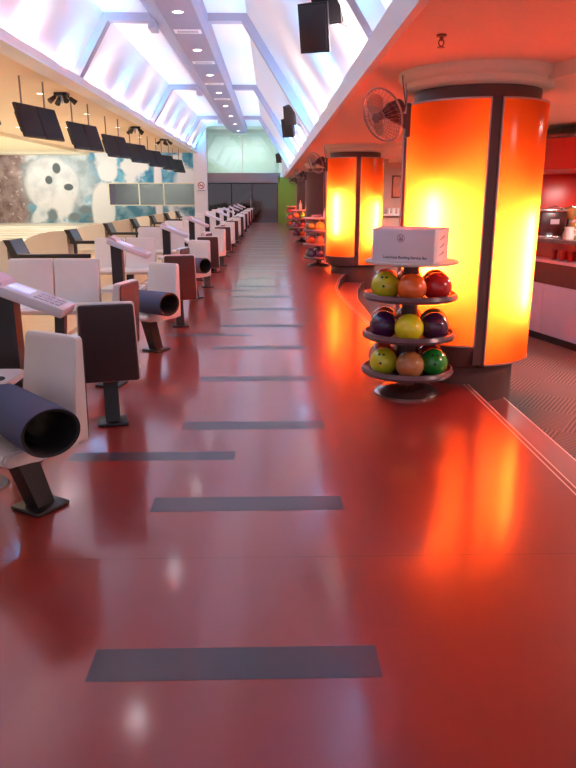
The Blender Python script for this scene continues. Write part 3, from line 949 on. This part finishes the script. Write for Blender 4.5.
def make_console():
    t = thing('score_console', '', 'scoring console')
    # origin at the foot of the post
    m = MB().prism([(-0.06, 0.0), (0.055, 0.0), (0.055, 0.955), (-0.06, 1.0)], 'Y', -0.05, 0.05)
    m.build('post', M_black, t)
    m = MB().box((0, 0, 0.01), (0.26, 0.22, 0.02), 0, 0.006)
    m.build('base_plate', M_black, t)
    q = Matrix.Rotation(math.radians(21), 3, 'Y')
    c = Vector((0.13, 0.0, 0.955))
    def W(v): return c + q @ Vector(v)
    m = MB().box(c, (0.45, 0.25, 0.055), 0, 0.012, rot=q)
    hd = m.build('desk', M_consolew, t)
    m = MB().prism([(-0.22, 0.025), (-0.12, 0.025), (-0.14, 0.045), (-0.20, 0.06), (-0.22, 0.05)], 'Y', -0.10, 0.10)
    for v in m.bm.verts: v.co = W(v.co)
    m.build('screen_hood', M_keypink, hd)
    m = MB().box(W((-0.05, 0, 0.029)), (0.12, 0.13, 0.006), 0, 0.002, rot=q); m.build('display', M_lilacscreen, hd)
    m = MB()
    for i in range(5):
        for j in range(3):
            m.box(W((0.055 + 0.030 * i, -0.06 + 0.06 * j, 0.030)), (0.024, 0.045, 0.006), 0, 0.002, rot=q)
    m.build('keypad', M_keypad, hd)
    return t
console = make_console()

def make_table():
    t = thing('drinks_table', '', 'table')
    m = MB().prism(rounded_outline(0.40, 0.38, 0.05), 'Z', 0.565, 0.60)
    m.build('tabletop', M_white, t)
    m = MB().lathe([(0.0, 0.6005), (0.042, 0.6005), (0.042, 0.604), (0.046, 0.604), (0.046, 0.600), (0.0, 0.600)], (0.12, -0.03, 0), 24)
    m.build('cup_holder', M_rollin, t)
    m = MB().cyl((-0.05, 0, 0.02), (-0.05, 0, 0.57), 0.04, n=16); m.build('pedestal', M_black, t)
    m = MB().lathe([(0, 0.02), (0.15, 0.015), (0.16, 0.0), (0, 0.0)], (-0.05, 0, 0), n=28); m.build('base_plate', M_black, t)
    return t
table = make_table()

def make_roll():
    t = thing('rolled_mat', '', 'rolled mat')
    R_ = 0.115
    # axis along local +x, open end at x = 0.30
    q = Matrix.Rotation(PI / 2, 3, 'Y')
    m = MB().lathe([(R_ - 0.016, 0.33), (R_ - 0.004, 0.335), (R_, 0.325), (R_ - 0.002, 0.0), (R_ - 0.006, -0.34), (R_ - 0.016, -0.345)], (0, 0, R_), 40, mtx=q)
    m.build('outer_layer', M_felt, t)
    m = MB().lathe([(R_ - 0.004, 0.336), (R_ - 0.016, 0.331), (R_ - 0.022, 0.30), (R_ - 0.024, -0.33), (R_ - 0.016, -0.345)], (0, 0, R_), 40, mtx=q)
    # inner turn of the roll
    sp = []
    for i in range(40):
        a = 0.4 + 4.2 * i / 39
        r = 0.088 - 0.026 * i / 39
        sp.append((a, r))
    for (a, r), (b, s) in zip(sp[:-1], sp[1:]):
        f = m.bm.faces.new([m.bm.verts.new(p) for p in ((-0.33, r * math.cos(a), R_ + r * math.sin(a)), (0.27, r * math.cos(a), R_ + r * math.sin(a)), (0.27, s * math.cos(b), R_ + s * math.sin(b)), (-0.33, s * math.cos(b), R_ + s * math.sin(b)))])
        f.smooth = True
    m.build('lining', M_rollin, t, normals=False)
    return t
roll = make_roll()
roll.scale = (0.82, 1.18, 0.95)

G1, G2, G3 = 'white-fronted chairs at the aisle ends', 'dark-backed chairs facing away', 'sideways chairs in the seating bays'
for k in range(10):
    Y = P * k
    far = 'nearest' if k == 0 else nth(k)
    place_chair(-1.205, 3.11 + Y, (-0.52, -0.85), 'white moulded chair facing the camera, %s of its row along the aisle' % far, G1)
    place_chair(-1.11, 4.60 + Y, (-0.24, 0.97), 'chair with charcoal back turned to the camera, %s of its row along the aisle' % far, G2)
    if k < 9:
        place_chair(-1.40, 5.50 + Y, (-0.97, 0.22), 'chair turned sideways to the lanes in the %s seating bay' % far, G3)
    cl = 'white-topped scoring console on dark post, %s along the aisle' % far
    tl = 'low white drinks table with cup hole beside the %s scoring console' % far
    bl = 'white two-back bench facing the camera behind the %s scoring console' % far
    if k == 0:
        console.location = (-1.475, 3.86, 0); console['label'] = cl; console['group'] = 'scoring consoles'
        table.location = (-1.52, 3.44, 0); table['label'] = tl; table['group'] = 'drinks tables'
    else:
        dup(console, (-1.64, 3.90 + Y, 0), None, cl)
        dup(table, (-1.50, 3.46 + Y, 0), None, tl)
    if k == 1:
        bench.location = (-2.24, 3.40 + Y, 0); bench['label'] = 'white two-back bench facing the camera behind the second scoring console\'s left side'; bench['group'] = 'two-back benches'
        bench['label'] = 'white two-back bench facing the camera, nearest of its row'
    elif k > 1:
        dup(bench, (-2.24, 3.40 + Y, 0), None, 'white two-back bench facing the camera, %s of its row' % nth(k - 1))
RXYZ = [(-1.12, 3.01, 0.412, -0.86), (-1.17, 6.55, 0.412, -0.62), (-1.17, 10.15, 0.412, -0.62)]
for i, (x, y, z, rz) in enumerate(RXYZ):
    lb = 'rolled blue-grey mat with black hollow end on the %s white chair along the aisle' % nth(i)
    if i == 0:
        roll.location = (x, y, z); roll.rotation_euler = (0, 0, rz); roll['label'] = lb; roll['group'] = 'rolled mats on the seats'
    else:
        dup(roll, (x, y, z), rz, lb)

# ---- ball returns beside the approaches
def make_return():
    t = thing('ball_return', '', 'ball return')
    # origin on the floor below the dark bracket; hood falls away to the left (-x)
    pts = [(-0.02, 0.08), (-0.02, 0.74)]
    for i in range(1, 13):
        a = PI / 2 * i / 12
        pts.append((-0.02 - 1.0 * math.sin(a), 0.40 + 0.34 * math.cos(a)))
    pts.append((-1.02, 0.08))
    m = MB().prism(pts, 'Y', 0.0, 0.55)
    m.build('hood', M_hood, t)
    m = MB().prism([(0.10, 0.45), (0.20, 0.45), (0.06, 0.76), (-0.06, 0.76)], 'Y', -0.06, 0.55)
    m.build('bracket', M_black, t)
    m = MB().box((0.72, 0.0, 0.49), (1.35, 0.10, 0.07), 0, 0.01)
    m.build('rail', M_black, t)
    for x in (0.15, 1.30):
        m = MB().box((x, 0.0, 0.23), (0.06, 0.08, 0.46)); m.build('leg', M_black, t)
    return t
br = make_return()
for k in range(-1, 7):
    loc = (-4.5, 12.1 + P * k, 0)
    lb = 'beige ball return hood with dark bracket, %s along the lanes' % nth(k + 1)
    if k == -1:
        br.location = loc; br['label'] = lb; br['group'] = 'ball returns'
    else:
        dup(br, loc, None, lb)

# ---- hanging monitors
def make_monitor():
    t = thing('hanging_monitor', '', 'monitor')
    q = Matrix.Rotation(math.radians(75), 3, 'Z') @ Matrix.Rotation(math.radians(-17), 3, 'X')
    for s in (-1, 1):
        m = MB().box(q @ Vector((0.36 * s, 0.03, 0)), (0.70, 0.06, 0.66), 0, 0.012, rot=q)
        m.box(q @ Vector((0.36 * s, 0.10, 0)), (0.5, 0.09, 0.40), 0, 0.02, rot=q)
        sc = m.build('screen_casing', M_blackp, t)
        m = MB().box(q @ Vector((0.36 * s, -0.002, 0.01)), (0.65, 0.008, 0.59), 0, rot=q)
        m.build('screen', M_screen, sc)
    for s in (-1, 1):
        b = q @ Vector((0.40 * s, 0.12, 0.1))
        m = MB().cyl(b, (b.x, b.y, 0.83), 0.018, n=10)
        m.build('hanging_pole', M_beam, t)
    return t
mon = make_monitor()
for k in range(-1, 7):
    loc = (-4.65, 15.0 + P * k, 2.92)
    lb = 'black twin monitor hanging over the lanes, %s from the camera' % nth(k + 1)
    if k == -1:
        mon.location = loc; mon['label'] = lb; mon['group'] = 'hanging monitors'
    else:
        dup(mon, loc, None, lb)

# ---- ceiling effect lamps over the lanes
def make_spots():
    t = thing('spotlight_cluster', '', 'spotlight')
    m = MB().box((0, 0, -0.04), (0.34, 0.34, 0.08), 0, 0.02)
    m.build('ceiling_plate', M_blackp, t)
    for a in (0.4, 2.2, 3.9, 5.3):
        d = Vector((math.cos(a), math.sin(a), 0))
        m = MB()
        m.cyl(d * 0.14 + Vector((0, 0, -0.06)), d * 0.24 + Vector((0, 0, -0.16)), 0.025)
        m.cyl(d * 0.20 + Vector((0, 0, -0.12)), d * 0.36 + Vector((0, 0, -0.24)), 0.055, 0.075)
        m.build('lamp_head', M_blackp, t)
    m = MB().cyl((0, 0, -0.08), (0, 0, -0.26), 0.05, 0.02, n=12); m.build('lens_cone', M_chrome, t)
    return t
sp = make_spots()
sp.scale = (0.85, 0.85, 0.85)
for i, (x, y) in enumerate(((-4.75, 17.0), (-4.6, 25.0), (-4.4, 30.3)) ):
    lb = 'black cluster of ceiling spotlights over the lanes, %s from the camera' % nth(i)
    if i == 0:
        sp.location = (x, y, 3.74); sp['label'] = lb; sp['group'] = 'spotlight clusters'
    else:
        dup(sp, (x, y, 3.74), 0.5 * i, lb)

# ---- loudspeakers on the right slope
def make_speaker():
    t = thing('wall_loudspeaker', '', 'loudspeaker')
    q = Matrix.Rotation(math.radians(-25), 3, 'Z') @ Matrix.Rotation(math.radians(16), 3, 'X')
    m = MB()
    m.prism([(-0.15, -0.12), (0.15, -0.12), (0.10, 0.13), (-0.10, 0.13)], 'Z', -0.22, 0.22)
    for v in m.bm.verts: v.co = q @ v.co
    m.build('cabinet', M_blackp, t)
    m = MB().box(q @ Vector((0, -0.125, 0)), (0.26, 0.012, 0.40), 0, 0.004, rot=q)
    g = m.build('grille', M_black, t)
    m = MB().box(q @ Vector((0.0, -0.05, -0.222)), (0.05, 0.03, 0.006), rot=q); m.build('socket', M_inkpale, t)
    m = MB().tube([q @ Vector((0, 0.10, 0.05)), (0.20, 0.10, 0.10), (0.34, 0.10, 0.02)], 0.015)
    m.build('bracket', M_beam, t)
    return t
spk = make_speaker()
SP = [((0.60, 7.7, 3.40), 'black loudspeaker on the right vault slope, larger one at top edge', 0.0), ((0.47, 7.6, 3.12), 'black loudspeaker hanging just left of the largest one', 0.1),
      ((0.50, 18.3, 3.42), 'black loudspeaker of the middle pair, upper one', 0.15), ((0.47, 18.7, 3.16), 'black loudspeaker of the middle pair, lower one', 0.0),
      ((0.44, 36.5, 3.30), 'small far loudspeaker near the gallery glass', 0.0)]
for i, (loc, lb, rz) in enumerate(SP):
    if i == 0:
        spk.location = loc; spk['label'] = lb; spk['group'] = 'loudspeakers on the vault slope'
    else:
        dup(spk, loc, rz, lb)

# ---- downlights and grilles
def make_downlight(name, lens):
    t = thing(name, '', 'downlight')
    m = MB().lathe([(0.085, 0.0), (0.115, 0.0), (0.118, -0.010), (0.09, -0.014), (0.085, -0.004)], n=24)
    m.build('trim_ring', M_fascia, t)
    m = MB().lathe([(0.0, -0.006), (0.088, -0.006), (0.088, -0.002), (0.0, -0.002)], n=20)
    m.build('lens', lens, t)
    return t
dl = make_downlight('bulkhead_downlight', M_lens)
for i in range(8):
    loc = (-1.69, 14.07 + 3.47 * i, 4.75)
    lb = 'round white downlight in the centre bulkhead, %s from the camera' % nth(i)
    if i == 0:
        dl.location = loc; dl['label'] = lb; dl['group'] = 'downlights in the centre bulkhead'
    else:
        dup(dl, loc, None, lb)
for i in range(-3, 8):
    light('downlight_beam', 'SPOT', (-1.69, 14.07 + 3.47 * i, 4.72), 16, (1.0, 0.90, 0.95), (0, 0, -1), spot_size=2.7, spot_blend=0.6, shadow_soft_size=0.08)
gr = thing('air_grille', '', 'air vent')
m = MB().box((0, 0, -0.006), (0.56, 0.34, 0.012), 0, 0.004); m.build('frame', M_fascia, gr)
m = MB()
for j in range(9):
    m.box((-0.19 + 0.048 * j, 0, -0.0135), (0.024, 0.15, 0.004))
m.build('slot', M_black, gr)
for i in range(4):
    loc = (-1.69, 15.65 + 3.47 * i, 4.75)
    lb = 'slotted air grille in the centre bulkhead, %s from the camera' % nth(i)
    if i == 0:
        gr.location = loc; gr['label'] = lb; gr['group'] = 'air grilles in the bulkhead'
    else:
        dup(gr, loc, None, lb)
d2 = make_downlight('lane_downlight', M_lenswarm)
first = True
ROWN = ['row nearest the vault', 'middle row', 'row farthest from the vault']
for ri, x in enumerate((-5.25, -6.95, -8.64)):
    for ki, y in enumerate((17.1, 21.2, 25.3, 29.4, 33.5)):
        if ri > 0 and ki < 1 or ri == 2 and ki < 2: continue
        lb = 'round ceiling downlight over the lanes, %s, %s from the camera' % (ROWN[ri], nth(ki))
        if first:
            d2.location = (x, y, 3.74); d2['label'] = lb; d2['group'] = 'downlights over the lanes'; first = False
        else:
            dup(d2, (x, y, 3.74), None, lb)

# ---- sprinkler head
t = thing('sprinkler_head', 'small copper sprinkler head on the orange ceiling', 'sprinkler', (1.02, 4.48, 2.42))
m = MB().cyl((0, 0, 0), (0, 0, -0.012), 0.03).cyl((0, 0, 0), (0, 0, -0.035), 0.012); m.build('collar', M_brass, t)
m = MB().tube([(-0.012, 0, -0.03), (-0.016, 0, -0.05), (0, 0, -0.068)], 0.004).tube([(0.012, 0, -0.03), (0.016, 0, -0.05), (0, 0, -0.068)], 0.004); m.build('yoke', M_brass, t)
m = MB().cyl((0, 0, -0.068), (0, 0, -0.072), 0.022); m.build('deflector', M_brass, t)

# ---- no smoking sign on the pier
t = thing('no_smoking_sign', 'square white no smoking sign on the white pier by the mural', 'sign', (-3.85, 39.735, 1.95))
MB().box((0, 0, 0), (0.52, 0.02, 0.60), 0, 0.004).build('plate', M_sign, t)
q = Matrix.Rotation(PI / 2, 3, 'X')
m = MB().torus((0, -0.014, 0.06), 0.17, 0.022, 32, 6, mtx=q)
m.box((0, -0.014, 0.06), (0.32, 0.012, 0.035), rot=Matrix.Rotation(math.radians(45), 3, 'Y')); m.build('ring', M_signred, t)
m = MB().box((-0.02, -0.012, 0.055), (0.22, 0.008, 0.035)).box((0.06, -0.012, 0.10), (0.02, 0.006, 0.05)); m.build('cigarette', M_black, t)
MB().box((0, -0.012, -0.22), (0.40, 0.006, 0.05)).build('caption_bar', M_inkpale, t)

# ================================================================== CAFE
# bar counter: face runs from (3.6,7.6) to (3.2,10.2)
t = thing('bar_counter', 'bar counter with lavender front panels behind the nearest column', 'counter', (3.62, 7.76, -0.30), 0)
cd_ = Vector((-0.235, 1.0, 0)).normalized(); cn_ = Vector((1.0, 0.235, 0)).normalized()
rzc = math.atan2(cd_.y, cd_.x) - PI / 2
t.rotation_euler = (0, 0, rzc)                          # local +y runs along the counter, +x into the bar
MB().box((0.30, 0.9, 0.05), (0.50, 5.2, 0.10)).build('plinth', M_black, t)
for i in range(4):
    m = MB().box((0.02, -0.95 + 1.22 * i, 0.41), (0.04, 1.21, 0.62), 0, 0.004)
    m.build('front_panel', M_counter, t)
MB().box((0.32, 0.9, 0.41), (0.55, 5.0, 0.60)).build('body', M_core, t)
MB().box((0.26, 0.9, 0.86), (0.40, 5.0, 0.30)).build('lower_recess', M_core, t)
MB().box((0.14, 0.9, 1.01), (0.34, 5.2, 0.04), 0, 0.006).build('glass_shelf', M_keypink, t)
MB().box((0.30, 0.9, 1.13), (0.30, 5.0, 0.22)).build('red_back', M_redglass, t)
MB().box((0.28, 0.9, 1.265), (0.72, 5.2, 0.05), 0, 0.008).build('worktop', M_countertop, t)
def bar_pt(a, b, z): 
    v = Vector((3.62, 7.76, -0.30)) + Matrix.Rotation(rzc, 3, 'Z') @ Vector((a, b, z))
    return (v.x, v.y, v.z)
# glasses on the shelf
gl = None
for i in range(7):
    lb = 'small red-tinted tumbler on the bar shelf, %s along the counter' % nth(i)
    loc = bar_pt(0.06, -0.15 + 0.16 * i, 1.03)
    if gl is None:
        m = MB().lathe([(0.0, 0), (0.03, 0), (0.038, 0.12), (0.035, 0.12), (0.028, 0.008), (0.0, 0.008)], n=16)
        gl = m.build('tumbler', M_redglass); gl.location = loc; tag(gl, lb, 'glass', 'tumblers on the bar shelf')
    else:
        dup(gl, loc, None, lb)
ztop = 1.29
cm = thing('coffee_machine', 'dark coffee machine with grey plate on the bar worktop', 'coffee machine', (3.50, 8.88, 0.99), rzc + math.radians(-12))
MB().box((0, 0, 0.16), (0.33, 0.32, 0.29), 0, 0.012).build('casing', mat('machine_dark_red', (0.055, 0.012, 0.014), rough=0.25), cm)
MB().box((0, 0, 0.33), (0.36, 0.35, 0.03), 0, 0.01).build('lid', M_chrome, cm)
MB().box((0.02, -0.163, 0.19), (0.11, 0.006, 0.06)).build('name_plate', M_keypad, cm)
MB().tube([(-0.1, -0.18, 0.34), (0, -0.18, 0.38), (0.1, -0.18, 0.34)], 0.008).build('handle', M_chrome, cm)
MB().box((0, -0.2, 0.012), (0.36, 0.12, 0.024), 0, 0.004).build('drip_tray', M_chrome, cm)
gd = thing('coffee_grinder', 'black coffee grinder beside the coffee machine at picture edge', 'grinder', (3.74, 8.78, 0.99), rzc)
MB().lathe([(0, 0), (0.10, 0), (0.10, 0.03), (0.05, 0.05), (0.045, 0.20), (0.06, 0.22), (0.0, 0.22)], n=24).build('body', M_blackp, gd)
MB().lathe([(0.04, 0.22), (0.085, 0.30), (0.085, 0.36), (0.0, 0.38)], n=24).build('hopper', M_amber, gd)
jg = thing('milk_jug', 'white jug with handle standing before the coffee machine', 'jug', (3.56, 8.36, 0.99), rzc)
MB().lathe([(0, 0), (0.06, 0), (0.07, 0.05), (0.05, 0.11), (0.056, 0.14), (0.05, 0.14), (0.0, 0.12)], n=24).build('body', M_cup, jg)
MB().tube([(0.05, 0, 0.03), (0.10, 0, 0.05), (0.10, 0, 0.10), (0.05, 0, 0.12)], 0.008).build('handle', M_cup, jg)
jr = thing('syrup_jar', 'amber storage jar on the bar worktop near the jug', 'jar', (3.68, 8.52, 0.99), rzc)
MB().lathe([(0, 0), (0.07, 0), (0.075, 0.16), (0.06, 0.19), (0, 0.19)], n=24).build('body', M_amber, jr)
MB().lathe([(0, 0.19), (0.062, 0.19), (0.062, 0.22), (0, 0.23)], n=24).build('lid', M_chrome, jr)
# red round canopy and red back panel behind the bar
t = thing('bar_canopy', 'curved red canopy over the bar at the right edge', 'canopy', (4.75, 9.3, 0))
MB().lathe([(1.42, 1.80), (1.45, 1.80), (1.45, 2.16), (1.42, 2.16), (1.42, 1.80)], n=64).build('fascia', M_red, t)
MB().lathe([(0.0, 1.80), (1.42, 1.80)], n=64).build('underside', M_red, t)
MB().lathe([(1.42, 2.16), (1.47, 2.16), (1.47, 2.20), (1.40, 2.20)], n=64).build('rim', M_core, t)
MB().lathe([(1.15, 2.16), (1.15, 2.32)], n=48).build('neck', M_core, t)
t = thing('bar_back_panel', 'tall bright red panel standing behind the coffee machine', 'panel', (4.42, 10.7, -0.30))
MB().box((0, 0, 1.05), (0.85, 0.08, 2.10), 0, 0.006).build('board', M_red, t)
MB().box((0.60, 0.02, 1.05), (0.34, 0.08, 2.10), 0, 0.006).build('side_board', M_orangepic, t)
t = thing('bar_cabinet', 'low dark cabinet behind the bar under the red panel', 'cabinet', (4.7, 10.2, -0.30))
MB().box((0, 0, 0.45), (1.4, 0.5, 0.9), 0, 0.01).build('body', M_core, t)
MB().box((0, 0, 0.92), (1.45, 0.55, 0.04), 0, 0.01).build('top', M_countertop, t)
# framed picture, shelf with cups and wall clock fan on the partition
t = thing('framed_picture', 'orange framed picture on the pink cafe wall between the two columns', 'picture', (3.41, 18.985, 1.71))
MB().box((0, 0, 0), (0.40, 0.03, 0.58), 0, 0.006).build('frame', M_frame, t)
MB().box((0, -0.016, 0), (0.33, 0.008, 0.50)).build('print', M_orangepic, t)
t = thing('side_counter', 'pale wall counter with cups under the framed picture', 'counter', (3.45, 18.72, -0.30))
MB().box((0, 0, 1.30), (1.2, 0.5, 0.05), 0, 0.006).build('top', M_cup, t)
MB().box((0, 0.05, 0.64), (1.1, 0.38, 1.28)).build('body', M_wallpink, t)
cup = None
for i in range(5):
    loc = (3.08 + 0.14 * i, 18.62 + 0.04 * (i % 2), 1.025)
    lb = 'pale cup on the side counter under the picture, %s from the left' % ['first', 'second', 'third', 'fourth', 'fifth'][i]
    if cup is None:
        cup = MB().lathe([(0, 0), (0.04, 0), (0.055, 0.14), (0.05, 0.14), (0.037, 0.01), (0, 0.01)], n=16).build('cup', M_cup)
        cup.location = loc; tag(cup, lb, 'cup', 'cups on the side counter')
    else:
        dup(cup, loc, None, lb)
